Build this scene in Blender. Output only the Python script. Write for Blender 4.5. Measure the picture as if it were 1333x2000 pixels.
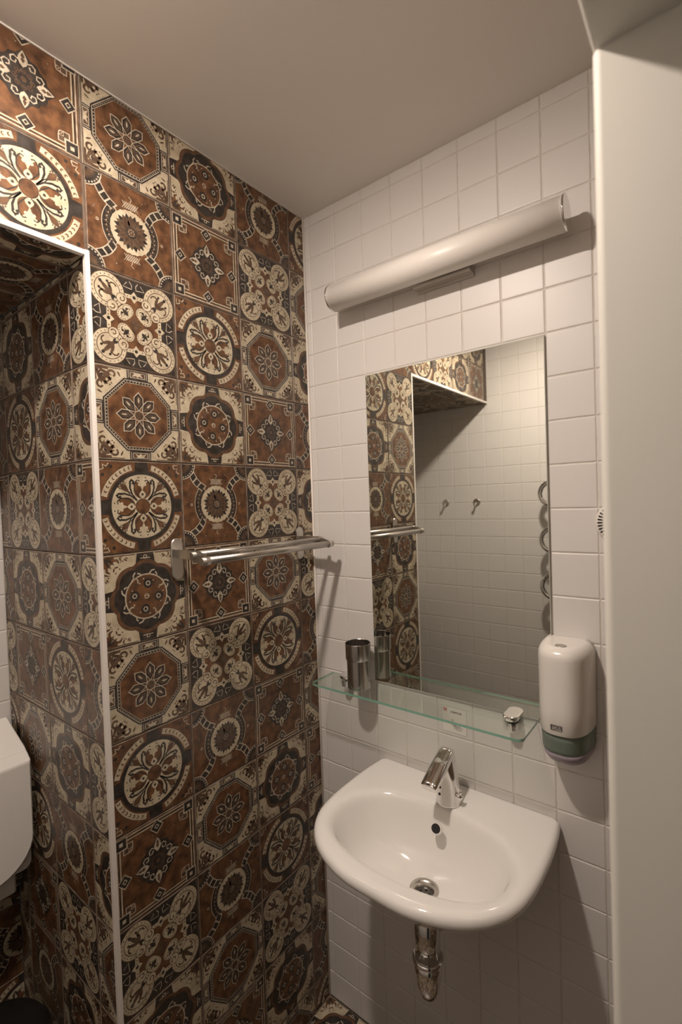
import bpy, bmesh, math, random
from math import sin, cos, pi, sqrt
from mathutils import Vector, Matrix

scene = bpy.context.scene
for o in list(bpy.data.objects):
    bpy.data.objects.remove(o)
COL = scene.collection

# ------------------------------------------------------------------ camera
CAM = Vector((1.00577, -1.14114, 1.5867))
yaw, pitch, roll, F_PX = 0.663959, -0.0219666, -0.0339886, 939.82
f = Vector((-sin(yaw)*cos(pitch), cos(yaw)*cos(pitch), sin(pitch)))
r = Vector((cos(yaw), sin(yaw), 0.0))
u = r.cross(f)
rr = cos(roll)*r + sin(roll)*u
uu = -sin(roll)*r + cos(roll)*u
cam_data = bpy.data.cameras.new('camera')
cam = bpy.data.objects.new('camera', cam_data)
COL.objects.link(cam)
M = Matrix((( rr.x, uu.x, -f.x, CAM.x), (rr.y, uu.y, -f.y, CAM.y), (rr.z, uu.z, -f.z, CAM.z), (0, 0, 0, 1)))
cam.matrix_world = M
cam_data.sensor_fit = 'HORIZONTAL'
cam_data.sensor_width = 24.0
cam_data.lens = F_PX/1333.0*24.0
cam_data.clip_start = 0.01
cam_data.dof.use_dof = True
cam_data.dof.focus_distance = 1.25
cam_data.dof.aperture_fstop = 3.4
scene.camera = cam

# ------------------------------------------------------------------ world, lamp settings, exposure
LAMP_POS = (0.40, -0.90, 2.47)
LAMP_STRENGTH = 330.0
LAMP_COLOR = (1.0, 0.855, 0.745)
world = bpy.data.worlds.new('world'); scene.world = world
world.use_nodes = True
bg = world.node_tree.nodes['Background']
bg.inputs[0].default_value = (1.0, 0.90, 0.74, 1)
bg.inputs[1].default_value = 0.004            # dim hall beyond the open doorway
scene.view_settings.view_transform = 'Standard'
scene.view_settings.look = 'None'
scene.view_settings.gamma = 1.0
scene.view_settings.use_curve_mapping = False
scene.view_settings.exposure = 1.58

# ------------------------------------------------------------------ materials
def mat(name, color, rough=0.5, metal=0.0, **kw):
    m = bpy.data.materials.new(name); m.use_nodes = True
    b = m.node_tree.nodes['Principled BSDF']
    b.inputs['Base Color'].default_value = (*color, 1)
    b.inputs['Roughness'].default_value = rough
    b.inputs['Metallic'].default_value = metal
    for k, v in kw.items():
        b.inputs[k.replace('_', ' ')].default_value = v
    return m

def noisy(m, c1, c2, scale=30.0, detail=6.0, lo=0.35, hi=0.65, rough_amt=0.0):
    """mix two colours by object-space noise"""
    nt = m.node_tree; b = nt.nodes['Principled BSDF']
    tc = nt.nodes.new('ShaderNodeTexCoord'); no = nt.nodes.new('ShaderNodeTexNoise')
    no.inputs['Scale'].default_value = scale; no.inputs['Detail'].default_value = detail
    cr = nt.nodes.new('ShaderNodeValToRGB')
    cr.color_ramp.elements[0].position = lo; cr.color_ramp.elements[0].color = (*c1, 1)
    cr.color_ramp.elements[1].position = hi; cr.color_ramp.elements[1].color = (*c2, 1)
    nt.links.new(tc.outputs['Object'], no.inputs['Vector'])
    nt.links.new(no.outputs['Fac'], cr.inputs['Fac'])
    nt.links.new(cr.outputs['Color'], b.inputs['Base Color'])
    return m

def bump(m, scale=12.0, strength=0.1, dist=0.002, detail=2.0):
    nt = m.node_tree; b = nt.nodes['Principled BSDF']
    tc = nt.nodes.new('ShaderNodeTexCoord'); no = nt.nodes.new('ShaderNodeTexNoise')
    no.inputs['Scale'].default_value = scale; no.inputs['Detail'].default_value = detail
    bp = nt.nodes.new('ShaderNodeBump'); bp.inputs['Strength'].default_value = strength
    bp.inputs['Distance'].default_value = dist
    nt.links.new(tc.outputs['Object'], no.inputs['Vector'])
    nt.links.new(no.outputs['Fac'], bp.inputs['Height'])
    nt.links.new(bp.outputs['Normal'], b.inputs['Normal'])
    return m

TR = 0.30
M_GROUT = noisy(mat('brown_grout', (.11, .085, .065), .8), (.075, .058, .045), (.15, .115, .085), 60)
M_CREAM = bump(noisy(mat('tile_cream', (.62, .5, .3), TR), (.43, .36, .25), (.57, .495, .36), 45), 25, .12, .001)
M_BROWN = bump(noisy(mat('tile_rust_brown', (.2, .07, .03), TR), (.060, .029, .016), (.185, .088, .040), 48, 10, .32, .66), 25, .12, .001)
M_DARK = bump(noisy(mat('tile_charcoal', (.035, .03, .026), TR), (.022, .018, .015), (.05, .042, .036), 60), 25, .12, .001)
M_MID = bump(noisy(mat('tile_umber', (.10, .06, .04), TR), (.07, .04, .025), (.13, .085, .055), 70), 25, .12, .001)
M_LINE = bump(noisy(mat('tile_pale_line', (.5, .43, .33), TR), (.38, .32, .24), (.56, .49, .38), 70), 25, .12, .001)
M_EDGE = noisy(mat('tile_edge', (.20, .155, .12), .35), (.14, .10, .075), (.27, .21, .165), 50)
PAT = [M_GROUT, M_CREAM, M_BROWN, M_DARK, M_MID, M_LINE, M_EDGE]
CREAM, BROWN, DARK, MID, LINE, EDGE = 1, 2, 3, 4, 5, 6

M_WHITE = bump(mat('white_glazed_tile', (.70, .678, .655), .40), 9, .12, .002)
M_WGROUT = noisy(mat('white_grout', (.68, .64, .58), .85), (.60, .56, .50), (.70, .66, .60), 40)
WH = [M_WGROUT, M_WHITE]
M_CEIL = bump(mat('ceiling_paint', (.80, .765, .72), .55), 120, .06, .001)
M_FRAME = bump(mat('door_frame_lacquer', (.68, .665, .61), .6), 200, .03, .001)
M_TRIM = mat('white_corner_trim', (.80, .75, .70), .4)
M_CHROME = mat('chrome', (.80, .79, .78), .07, 1.0)
M_STEEL = mat('brushed_steel', (.60, .57, .53), .32, 1.0)
M_DSTEEL = mat('polished_steel', (.60, .57, .54), .2, 1.0)
M_CERAMIC = mat('white_ceramic', (.84, .82, .79), .08, 0.0, Coat_Weight=0.4)
M_OPAL = mat('opal_plastic', (.84, .81, .77), .38)
M_PLAST = mat('white_plastic', (.78, .755, .715), .22)
M_PLAST2 = mat('white_plastic_matt', (.78, .75, .70), .4)
M_SMOKE = mat('smoky_green_plastic', (.35, .42, .36), .18, 0.0, Transmission_Weight=0.55, IOR=1.2)
M_VIOLET = mat('pale_violet_plastic', (.50, .44, .50), .18, 0.0, Transmission_Weight=0.35, IOR=1.2)
M_BLACK = mat('black_plastic', (.012, .012, .012), .3)
M_HOLE = mat('dark_hole', (.01, .009, .008), .7)
M_GREY = mat('grey_print', (.34, .33, .33), .5)
M_RED = mat('red_print', (.55, .06, .07), .5)
M_INK = mat('dark_print', (.07, .06, .06), .5)
M_MIRROR = mat('mirror_silver', (.80, .81, .755), .015, 1.0)
M_MEDGE = mat('mirror_edge', (.50, .52, .47), .2)

def glass_mat():
    m = bpy.data.materials.new('clear_shelf_glass'); m.use_nodes = True
    nt = m.node_tree; nt.nodes.clear()
    out = nt.nodes.new('ShaderNodeOutputMaterial')
    tr = nt.nodes.new('ShaderNodeBsdfTransparent'); tr.inputs[0].default_value = (.93, .955, .935, 1)
    gl = nt.nodes.new('ShaderNodeBsdfGlossy'); gl.inputs['Roughness'].default_value = 0.0
    gl.inputs[0].default_value = (1, 1, 1, 1)
    fr = nt.nodes.new('ShaderNodeFresnel'); fr.inputs[0].default_value = 1.42
    mx = nt.nodes.new('ShaderNodeMixShader')
    ge = nt.nodes.new('ShaderNodeNewGeometry'); ma = nt.nodes.new('ShaderNodeMath'); ma.operation = 'MULTIPLY_ADD'
    ma.inputs[1].default_value = 1/1.42-1.42; ma.inputs[2].default_value = 1.42      # same reflectance on both faces of the pane
    nt.links.new(ge.outputs['Backfacing'], ma.inputs[0]); nt.links.new(ma.outputs[0], fr.inputs[0])
    nt.links.new(fr.outputs[0], mx.inputs[0]); nt.links.new(tr.outputs[0], mx.inputs[1])
    nt.links.new(gl.outputs[0], mx.inputs[2]); nt.links.new(mx.outputs[0], out.inputs[0])
    return m
M_GLASS = glass_mat()
M_GEDGE = mat('green_glass_edge', (.22, .46, .36), .12, 0.0, Transmission_Weight=0.25)
M_STICK = mat('clear_sticker_film', (.80, .76, .72), .25)

def emit_mat(name, color, strength):
    m = bpy.data.materials.new(name); m.use_nodes = True
    nt = m.node_tree; nt.nodes.clear()
    out = nt.nodes.new('ShaderNodeOutputMaterial'); e = nt.nodes.new('ShaderNodeEmission')
    e.inputs[0].default_value = (*color, 1); e.inputs[1].default_value = strength
    nt.links.new(e.outputs[0], out.inputs[0]); return m
M_LAMP = emit_mat('lit_diffuser', LAMP_COLOR, LAMP_STRENGTH)

# ------------------------------------------------------------------ mesh helpers
class MB:
    """collects vertices, faces and material slots for one mesh object"""
    def __init__(s): s.v = []; s.f = []; s.m = []; s.sm = []
    def face(s, pts, m=0, smooth=False):
        b = len(s.v); s.v += [tuple(p) for p in pts]
        s.f.append(tuple(range(b, b+len(pts)))); s.m.append(m); s.sm.append(smooth)
    def box(s, a, b, m=0):
        x0, y0, z0 = a; x1, y1, z1 = b
        p = [(x0,y0,z0),(x1,y0,z0),(x1,y1,z0),(x0,y1,z0),(x0,y0,z1),(x1,y0,z1),(x1,y1,z1),(x0,y1,z1)]
        k = len(s.v); s.v += p
        for q in ((0,3,2,1),(4,5,6,7),(0,1,5,4),(1,2,6,5),(2,3,7,6),(3,0,4,7)):
            s.f.append(tuple(k+i for i in q)); s.m.append(m); s.sm.append(False)
    def loft(s, loops, m=0, closed=True, cap0=False, cap1=False, smooth=True, mats=None):
        n = len(loops[0]); k = len(s.v)
        for L in loops: s.v += [tuple(p) for p in L]
        for i in range(len(loops)-1):
            for j in range(n if closed else n-1):
                a = k+i*n+j; b = k+i*n+(j+1) % n
                s.f.append((a, b, b+n, a+n)); s.m.append(mats[i] if mats else m); s.sm.append(smooth)
        if cap0: s.f.append(tuple(k+j for j in reversed(range(n)))); s.m.append(m); s.sm.append(False)
        if cap1: s.f.append(tuple(k+(len(loops)-1)*n+j for j in range(n))); s.m.append(mats[-1] if mats else m); s.sm.append(False)
    def tube(s, path, rad, m=0, seg=16, caps=True):
        path = [Vector(p) for p in path]
        rads = rad if isinstance(rad, (list, tuple)) else [rad]*len(path)
        t0 = (path[1]-path[0]).normalized()
        ref = Vector((0, 0, 1)) if abs(t0.z) < .9 else Vector((1, 0, 0))
        nrm = t0.cross(ref).normalized(); loops = []
        for i, p in enumerate(path):
            if i == 0: t = path[1]-path[0]
            elif i == len(path)-1: t = path[-1]-path[-2]
            else: t = (path[i+1]-path[i]).normalized()+(path[i]-path[i-1]).normalized()
            t.normalize(); nrm = (nrm-t*nrm.dot(t)).normalized(); bn = t.cross(nrm)
            loops.append([p+(nrm*cos(a)+bn*sin(a))*rads[i] for a in [2*pi*j/seg for j in range(seg)]])
        s.loft(loops, m, cap0=caps, cap1=caps)
    def lathe(s, c, prof, m=0, seg=40, axis='z', mats=None, cap0=True, cap1=True):
        loops = []
        for (rad, h) in prof:
            L = []
            for j in range(seg):
                a = 2*pi*j/seg; x, y = rad*cos(a), rad*sin(a)
                if axis == 'z': L.append((c[0]+x, c[1]+y, c[2]+h))
                elif axis == 'y': L.append((c[0]+x, c[1]+h, c[2]+y))
                else: L.append((c[0]+h, c[1]+x, c[2]+y))
            loops.append(L)
        s.loft(loops, m, cap0=cap0, cap1=cap1, mats=mats)
    def build(s, name, mats, parent=None, bevel=0.0, origin=None, fixn=True, angle=40):
        me = bpy.data.meshes.new(name)
        if not isinstance(mats, (list, tuple)): mats = [mats]
        off = Vector(origin) if origin else Vector((0, 0, 0))
        me.from_pydata([tuple(Vector(p)-off) for p in s.v], [], s.f)
        for q in mats: me.materials.append(q)
        me.polygons.foreach_set('material_index', s.m)
        me.polygons.foreach_set('use_smooth', s.sm)
        me.validate(); me.update()
        if fixn:
            bm = bmesh.new(); bm.from_mesh(me)
            bmesh.ops.recalc_face_normals(bm, faces=bm.faces); bm.to_mesh(me); bm.free()
        o = bpy.data.objects.new(name, me); COL.objects.link(o); o.location = off
        if bevel:
            bv = o.modifiers.new('bevel', 'BEVEL'); bv.width = bevel; bv.segments = 3; bv.limit_method = 'ANGLE'
            bv.angle_limit = math.radians(35); bv.harden_normals = False
            for p in me.polygons: p.use_smooth = True
            wn = o.modifiers.new('wn', 'WEIGHTED_NORMAL'); wn.keep_sharp = True
        if parent is not None:
            o.parent = parent
            o.location = off - parent.location
        return o

def thing(name, label, cat, loc, group=None):
    o = bpy.data.objects.new(name, None); COL.objects.link(o); o.location = loc
    o.empty_display_size = .02
    o['label'] = label; o['category'] = cat
    if group: o['group'] = group
    return o
def tag(o, label, cat, group=None):
    o['label'] = label; o['category'] = cat
    if group: o['group'] = group
    return o
def struct(o, label, cat):
    o['kind'] = 'structure'; o['label'] = label; o['category'] = cat
    return o

# ------------------------------------------------------------------ ornament of the patterned tiles
def rot(a, mir=False):
    c, s_ = cos(math.radians(a)), sin(math.radians(a))
    k = -1 if mir else 1
    return (c*k, -s_, s_*k, c)
ID = [rot(0)]
R2 = [rot(0), rot(180)]
R4 = [rot(90*i) for i in range(4)]
R4M = R4+[rot(90*i, True) for i in range(4)]
R8 = [rot(45*i) for i in range(8)]

def clip(poly, x0, x1, y0, y1):
    for ax, lim, sg in ((0, x0, 1), (0, x1, -1), (1, y0, 1), (1, y1, -1)):
        out = []
        n = len(poly)
        for i in range(n):
            a, b = poly[i], poly[(i+1) % n]
            da, db = sg*(a[ax]-lim), sg*(b[ax]-lim)
            if da >= 0: out.append(a)
            if (da >= 0) != (db >= 0):
                t = da/(da-db); out.append((a[0]+t*(b[0]-a[0]), a[1]+t*(b[1]-a[1])))
        poly = out
        if len(poly) < 3: return None
    return poly

class Motif:
    def __init__(s, base): s.base = base; s.p = []; s.k = 0
    def poly(s, pts, m, l, R=ID):
        for (a, b, c, d) in R:
            q = clip([(a*x+b*y, c*x+d*y) for x, y in pts], -.985, .985, -.985, .985)
            s.k += 1
            if q: s.p.append((l+(s.k % 11)*.085, m, q))
    def disc(s, cx, cy, rad, m, l, R=ID, n=14, ry=None):
        ry = ry or rad
        s.poly([(cx+rad*cos(2*pi*i/n), cy+ry*sin(2*pi*i/n)) for i in range(n)], m, l, R)
    def ring(s, cx, cy, r0, r1, m, l, a0=0, a1=360, n=24, R=ID):
        for i in range(n):
            a = math.radians(a0+(a1-a0)*i/n); b = math.radians(a0+(a1-a0)*(i+1)/n)
            s.poly([(cx+r0*cos(a), cy+r0*sin(a)), (cx+r1*cos(a), cy+r1*sin(a)),
                    (cx+r1*cos(b), cy+r1*sin(b)), (cx+r0*cos(b), cy+r0*sin(b))], m, l, R)
    def stroke(s, pts, w, m, l, R=ID, w1=None):
        n = len(pts); L = []; Rr = []
        for i, (x, y) in enumerate(pts):
            a = pts[max(i-1, 0)]; b = pts[min(i+1, n-1)]
            dx, dy = b[0]-a[0], b[1]-a[1]; q = sqrt(dx*dx+dy*dy) or 1
            ww = w+((w1 if w1 is not None else w)-w)*i/(n-1)
            L.append((x-dy/q*ww/2, y+dx/q*ww/2)); Rr.append((x+dy/q*ww/2, y-dx/q*ww/2))
        for i in range(n-1):
            s.poly([L[i], L[i+1], Rr[i+1], Rr[i]], m, l, R)
    def leaf(s, x0, y0, x1, y1, w, m, l, R=ID, n=5):
        dx, dy = x1-x0, y1-y0; q = sqrt(dx*dx+dy*dy); nx, ny = -dy/q, dx/q
        A = [(x0+dx*t+nx*w/2*sin(pi*t**.8), y0+dy*t+ny*w/2*sin(pi*t**.8)) for t in [i/n for i in range(n+1)]]
        B = [(x0+dx*t-nx*w/2*sin(pi*t**.8), y0+dy*t-ny*w/2*sin(pi*t**.8)) for t in [i/n for i in range(n-1, 0, -1)]]
        s.poly(A+B, m, l, R)
    def spiral(s, cx, cy, r0, r1, a0, a1, w, m, l, R=ID, n=9, w1=None):
        s.stroke([(cx+(r0+(r1-r0)*t)*cos(math.radians(a0+(a1-a0)*t)), cy+(r0+(r1-r0)*t)*sin(math.radians(a0+(a1-a0)*t)))
                  for t in [i/n for i in range(n+1)]], w, m, l, R, w1)

def octa(k, a=.315, b=.80):
    # outline inset evenly: k is the inset distance
    A = a-k*.414; B = b-k
    return [(A, B), (B, A), (B, -A), (A, -B), (-A, -B), (-B, -A), (-B, A), (-A, B)]

def design_octagon():
    D = Motif(CREAM)
    D.poly(octa(-.025), LINE, 1); D.poly(octa(0), DARK, 2); D.poly(octa(.03), LINE, 3); D.poly(octa(.045), DARK, 4)
    P = octa(.065)
    for i in range(8):
        x0, y0 = P[i]; x1, y1 = P[(i+1) % 8]; n = 8 if i % 2 else 13
        if i % 2 == 0: n = 10
        for j in range(n):
            t = (j+.5)/n; D.disc(x0+(x1-x0)*t, y0+(y1-y0)*t, .013, LINE, 5, n=6)
    D.poly(octa(.09), LINE, 5); D.poly(octa(.10), BROWN, 6)
    # connectors at the middle of every edge
    D.poly([(-.27, .78), (-.27, .985), (.27, .985), (.27, .78)], LINE, 1, R4)
    D.poly([(-.25, .78), (-.25, .985), (.25, .985), (.25, .78)], DARK, 2, R4)
    D.stroke([(-.215, .82), (-.215, .985)], .015, LINE, 3, R4M)
    D.poly([(-.18, .83), (-.18, .96), (.18, .96), (.18, .83)], LINE, 3, R4)
    D.poly([(-.165, .845), (-.165, .95), (.165, .95), (.165, .845)], MID, 4, R4)
    D.poly([(0, .85), (-.10, .945), (.10, .945)], CREAM, 5, R4)
    D.leaf(.0, .94, .13, .86, .05, LINE, 5, R4M)
    # corner scrolls
    D.stroke([(.93, .93), (.85, .80), (.78, .68), (.72, .64)], .05, MID, 1, R4, .03)
    D.stroke([(.80, .93), (.84, .85), (.93, .80)], .04, MID, 1, R4)
    D.spiral(.58, .83, .115, .045, -80, 240, .062, MID, 2, R4M, w1=.04)
    D.stroke([(.95, .90), (.80, .95), (.66, .94)], .085, MID, 1, R4M, .05)
    D.leaf(.78, .82, .60, .68, .10, MID, 2, R4M); D.leaf(.90, .86, .80, .58, .07, MID, 2, R4M)
    D.disc(.70, .70, .055, MID, 2, R4); D.disc(.70, .70, .03, CREAM, 3, R4); D.disc(.80, .80, .03, DARK, 3, R4, n=8)
    D.leaf(.46, .92, .40, .80, .04, MID, 2, R4M)
    D.disc(.64, .60, .018, MID, 2, R4M, n=6)
    D.stroke([(.97, .38), (.97, .97)], .018, MID, 2, R4M)
    # eight-petalled star
    D.poly([(0, .10), (.115, .25), (.115, .405), (0, .535), (-.115, .405), (-.115, .25)], LINE, 7, R8)
    D.poly([(0, .125), (.097, .257), (.097, .397), (0, .505), (-.097, .397), (-.097, .257)], DARK, 8, R8)
    D.poly([(0, .17), (.06, .28), (.06, .38), (0, .455), (-.06, .38), (-.06, .28)], MID, 9, R8)
    D.leaf(0, .24, 0, .43, .07, DARK, 10, R8, 4); D.leaf(0, .27, 0, .42, .045, LINE, 11, R8, 3)
    D.disc(0, 0, .125, LINE, 9, n=8); D.disc(0, 0, .105, MID, 10, n=8)
    return D

def lobed(r0, amp, k=8, n=64, ph=0):
    return [((r0+amp*abs(cos(k/2*(a+ph))))*cos(a), (r0+amp*abs(cos(k/2*(a+ph))))*sin(a)) for a in [2*pi*i/n for i in range(n)]]

def design_scallop():
    D = Motif(CREAM)
    rnd = random.Random(3)
    D.poly([(-.24, .70), (-.20, .985), (.20, .985), (.24, .70)], DARK, 1, R4)
    D.stroke([(-.12, .87), (.12, .87)], .02, LINE, 2, R4); D.stroke([(-.12, .93), (.12, .93)], .02, MID, 2, R4)
    D.ring(0, .90, .03, .05, LINE, 3, n=6, R=R4)
    for (x, y, x1, y1, w) in ((.95, .95, .78, .70, .07), (.90, .72, .78, .82, .06), (.68, .92, .60, .80, .05), (.50, .90, .42, .84, .04),
                              (.85, .92, .70, .95, .06), (.95, .60, .84, .56, .04), (.93, .46, .88, .40, .03), (.72, .72, .62, .74, .04)):
        D.leaf(x, y, x1, y1, w, MID, 1, R4M, 4)
    D.leaf(.95, .95, .86, .62, .09, BROWN, 2, R4M, 4); D.leaf(.93, .93, .74, .84, .05, DARK, 3, R4M, 4)
    for i in range(14):
        D.disc(rnd.uniform(.45, .95), rnd.uniform(.68, .95), rnd.uniform(.008, .02), MID, 2, R4M, n=5)
    D.stroke([(.97, .24), (.97, .97)], .02, MID, 2, R4M)
    D.poly(lobed(.77, .075), MID, 3, ID); D.poly(lobed(.75, .075), BROWN, 4, ID)
    D.poly(lobed(.71, .07), MID, 5, ID); D.poly(lobed(.685, .065), DARK, 6, ID)
    D.ring(0, 0, .47, .515, LINE, 7, n=32)
    D.disc(0, 0, .485, BROWN, 8, n=32)
    for i in range(8):
        R = [rot(45*i+12)]
        D.spiral(.47, .10, .09, .06, 10, 95, .035, LINE, 9, R, 5, .02)
        D.stroke([(.50, -.03), (.585, .02), (.61, .09)], .035, LINE, 9, R, .03)
    D.ring(0, 0, .40, .42, MID, 9, n=24)
    for i in range(4):
        R = [rot(90*i+8)]
        D.disc(.29, 0, .115, DARK, 9, R, 10); D.ring(.29, 0, .035, .06, LINE, 10, n=8, R=R)
        D.spiral(.30, .30, .10, .05, 20, 200, .03, LINE, 10, R, 6)
        D.leaf(.24, .20, .36, .26, .06, MID, 9, R, 3); D.disc(.20, .28, .02, LINE, 10, R, n=6)
        D.disc(.39, -.12, .018, LINE, 10, R, n=6); D.disc(.36, .12, .016, LINE, 10, R, n=6)
    D.ring(0, 0, .045, .065, LINE, 9, n=6); D.stroke([(-.04, 0), (.04, .02)], .015, LINE, 10)
    return D

def dots(D, n, seed, m=MID, l=1, keep=None):
    rnd = random.Random(seed)
    for i in range(n):
        x, y = rnd.uniform(-.9, .9), rnd.uniform(-.9, .9)
        rr_ = rnd.uniform(.01, .03)
        D.disc(x, y, rr_, m, l, n=6)
        if rnd.random() < .4: D.disc(x, y, rr_*.4, LINE, l, n=5)

def design_flower():
    D = Motif(BROWN)
    dots(D, 60, 5)
    D.disc(1, 1, .385, LINE, 7, R4, 28); D.disc(1, 1, .36, DARK, 8, R4, 28)
    for i in range(7):
        a = math.radians(188+i*12.5); D.disc(1+.325*cos(a), 1+.325*sin(a), .02, LINE, 9, R4, n=6)
        D.leaf(1+.08*cos(a), 1+.08*sin(a), 1+.27*cos(a), 1+.27*sin(a), .05, MID, 9, R4, 3)
    # ladder bands running from corner to ring
    for k, (a0, a1) in enumerate(((-.02, .13), (.15, .30), (.32, .47))):
        pass
    def L(t, s_): # along diagonal slightly bowed
        x, y = .36+.37*t, .40+.38*t
        return (x-s_*.72+.04*sin(pi*t), y+s_*.69-.04*sin(pi*t))
    band = [L(i/5, .095) for i in range(6)]+[L(i/5, -.095) for i in range(5, -1, -1)]
    D.poly(band, LINE, 5, R4M[:2]+[rot(180), rot(270)])
    for j in range(3):
        t0, t1 = .06+j*.31, .30+j*.31
        D.poly([L(t0, .072), L(t1, .072), L(t1, -.072), L(t0, -.072)], DARK, 6, R4)
    # lattice above and below
    for j in range(-3, 4):
        D.stroke([(j*.045-.05, .50), (j*.045+.05, .65)], .013, LINE, 6, R4[::2]); D.stroke([(j*.045+.05, .50), (j*.045-.05, .65)], .013, LINE, 6, R4[::2])
    D.stroke([(0, .66), (-.03, .74), (.03, .78)], .016, LINE, 6, R4[::2])
    # side bands
    D.ring(0, 0, .455, .665, LINE, 3, -48, 48, 20, R2); D.ring(0, 0, .475, .648, DARK, 4, -46, 46, 20, R2)
    for i in range(9):
        a = math.radians(-40+i*10); D.leaf(.50*cos(a), .50*sin(a), .62*cos(a+.09), .62*sin(a+.09), .05, MID, 5, R2, 3)
        D.disc(.56*cos(a+.1), .56*sin(a+.1), .015, LINE, 6, R2, n=5)
    D.ring(.75, 0, .018, .034, LINE, 3, n=8, R=R2)
    D.poly(lobed(.455, .03, 24, 72), CREAM, 7)
    for i in range(12):
        R = [rot(30*i+15)]; D.leaf(0, .10, 0, .41, .15, DARK, 8, R, 5)
    for i in range(12):
        R = [rot(30*i)]; D.leaf(0, .09, 0, .385, .16, MID, 9, R, 5); D.stroke([(0, .14), (0, .30)], .012, DARK, 10, R)
    D.disc(0, 0, .13, DARK, 11, n=14); D.disc(0, 0, .095, MID, 12, n=12)
    for i in range(8):
        D.disc(.065*cos(i*pi/4), .065*sin(i*pi/4), .012, LINE, 13, n=5)
    D.disc(0, 0, .014, LINE, 13, n=5)
    return D

def design_diamond():
    D = Motif(BROWN)
    dots(D, 34, 11)
    for q, w, m, l in ((.945, .03, LINE, 1), (.90, .018, DARK, 1), (.87, .030, CREAM, 2)):
        D.stroke([(-q, q), (q, q)], w, m, l, R4)
    # corner keys
    D.poly([(.70, .70), (.97, .70), (.97, .97), (.70, .97)], LINE, 3, R4)
    D.poly([(.725, .725), (.95, .725), (.95, .95), (.725, .95)], DARK, 4, R4)
    D.poly([(.80, .80), (.88, .80), (.88, .88), (.80, .88)], LINE, 5, R4)
    D.poly([(.57, .66), (.70, .66), (.70, .80), (.57, .80)], LINE, 3, R4)
    D.poly([(.59, .68), (.69, .68), (.69, .78), (.59, .78)], MID, 4, R4)
    D.poly([(.66, .57), (.66, .70), (.80, .70), (.80, .57)], LINE, 3, R4)
    D.poly([(.68, .59), (.68, .69), (.78, .69), (.78, .59)], MID, 4, R4)
    D.disc(.635, .635, .06, LINE, 3, R4, 8); D.disc(.635, .635, .04, BROWN, 4, R4, 8); D.disc(.635, .635, .015, LINE, 5, R4, 6)
    # diamonds in the middle of the sides
    D.poly([(0, .62), (.17, .79), (0, .96), (-.17, .79)], LINE, 3, R4)
    D.poly([(0, .65), (.14, .79), (0, .93), (-.14, .79)], DARK, 4, R4)
    D.poly([(0, .73), (.065, .79), (0, .85), (-.065, .79)], LINE, 5, R4)
    D.poly([(0, .755), (.035, .79), (.0, .825), (-.035, .79)], DARK, 6, R4)
    # centre
    D.poly([(0, .56), (.13, .42), (.24, .40), (.30, .30), (.40, .24), (.42, .13), (.56, 0), (.42, -.13), (.40, -.24), (.30, -.30), (.24, -.40), (.13, -.42), (0, -.56),
            (-.13, -.42), (-.24, -.40), (-.30, -.30), (-.40, -.24), (-.42, -.13), (-.56, 0), (-.42, .13), (-.40, .24), (-.30, .30), (-.24, .40), (-.13, .42)], DARK, 3)
    D.leaf(0, .22, 0, .54, .17, LINE, 4, R4, 6); D.leaf(0, .30, 0, .50, .08, MID, 5, R4, 4)
    D.stroke([(.02, .40), (.09, .33), (.15, .36), (.21, .31), (.20, .23), (.13, .23), (.11, .29)], .026, LINE, 6, R4M)
    D.poly([(.05, .24), (.13, .31), (.17, .26), (.12, .19)], DARK, 5, R4M)
    D.ring(0, 0, .14, .16, MID, 4, n=8); D.disc(0, 0, .055, MID, 4, n=8)
    for i in range(8):
        R = [rot(45*i)]; D.ring(.15, 0, .035, .052, MID, 5, n=6, R=R)
    return D

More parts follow.
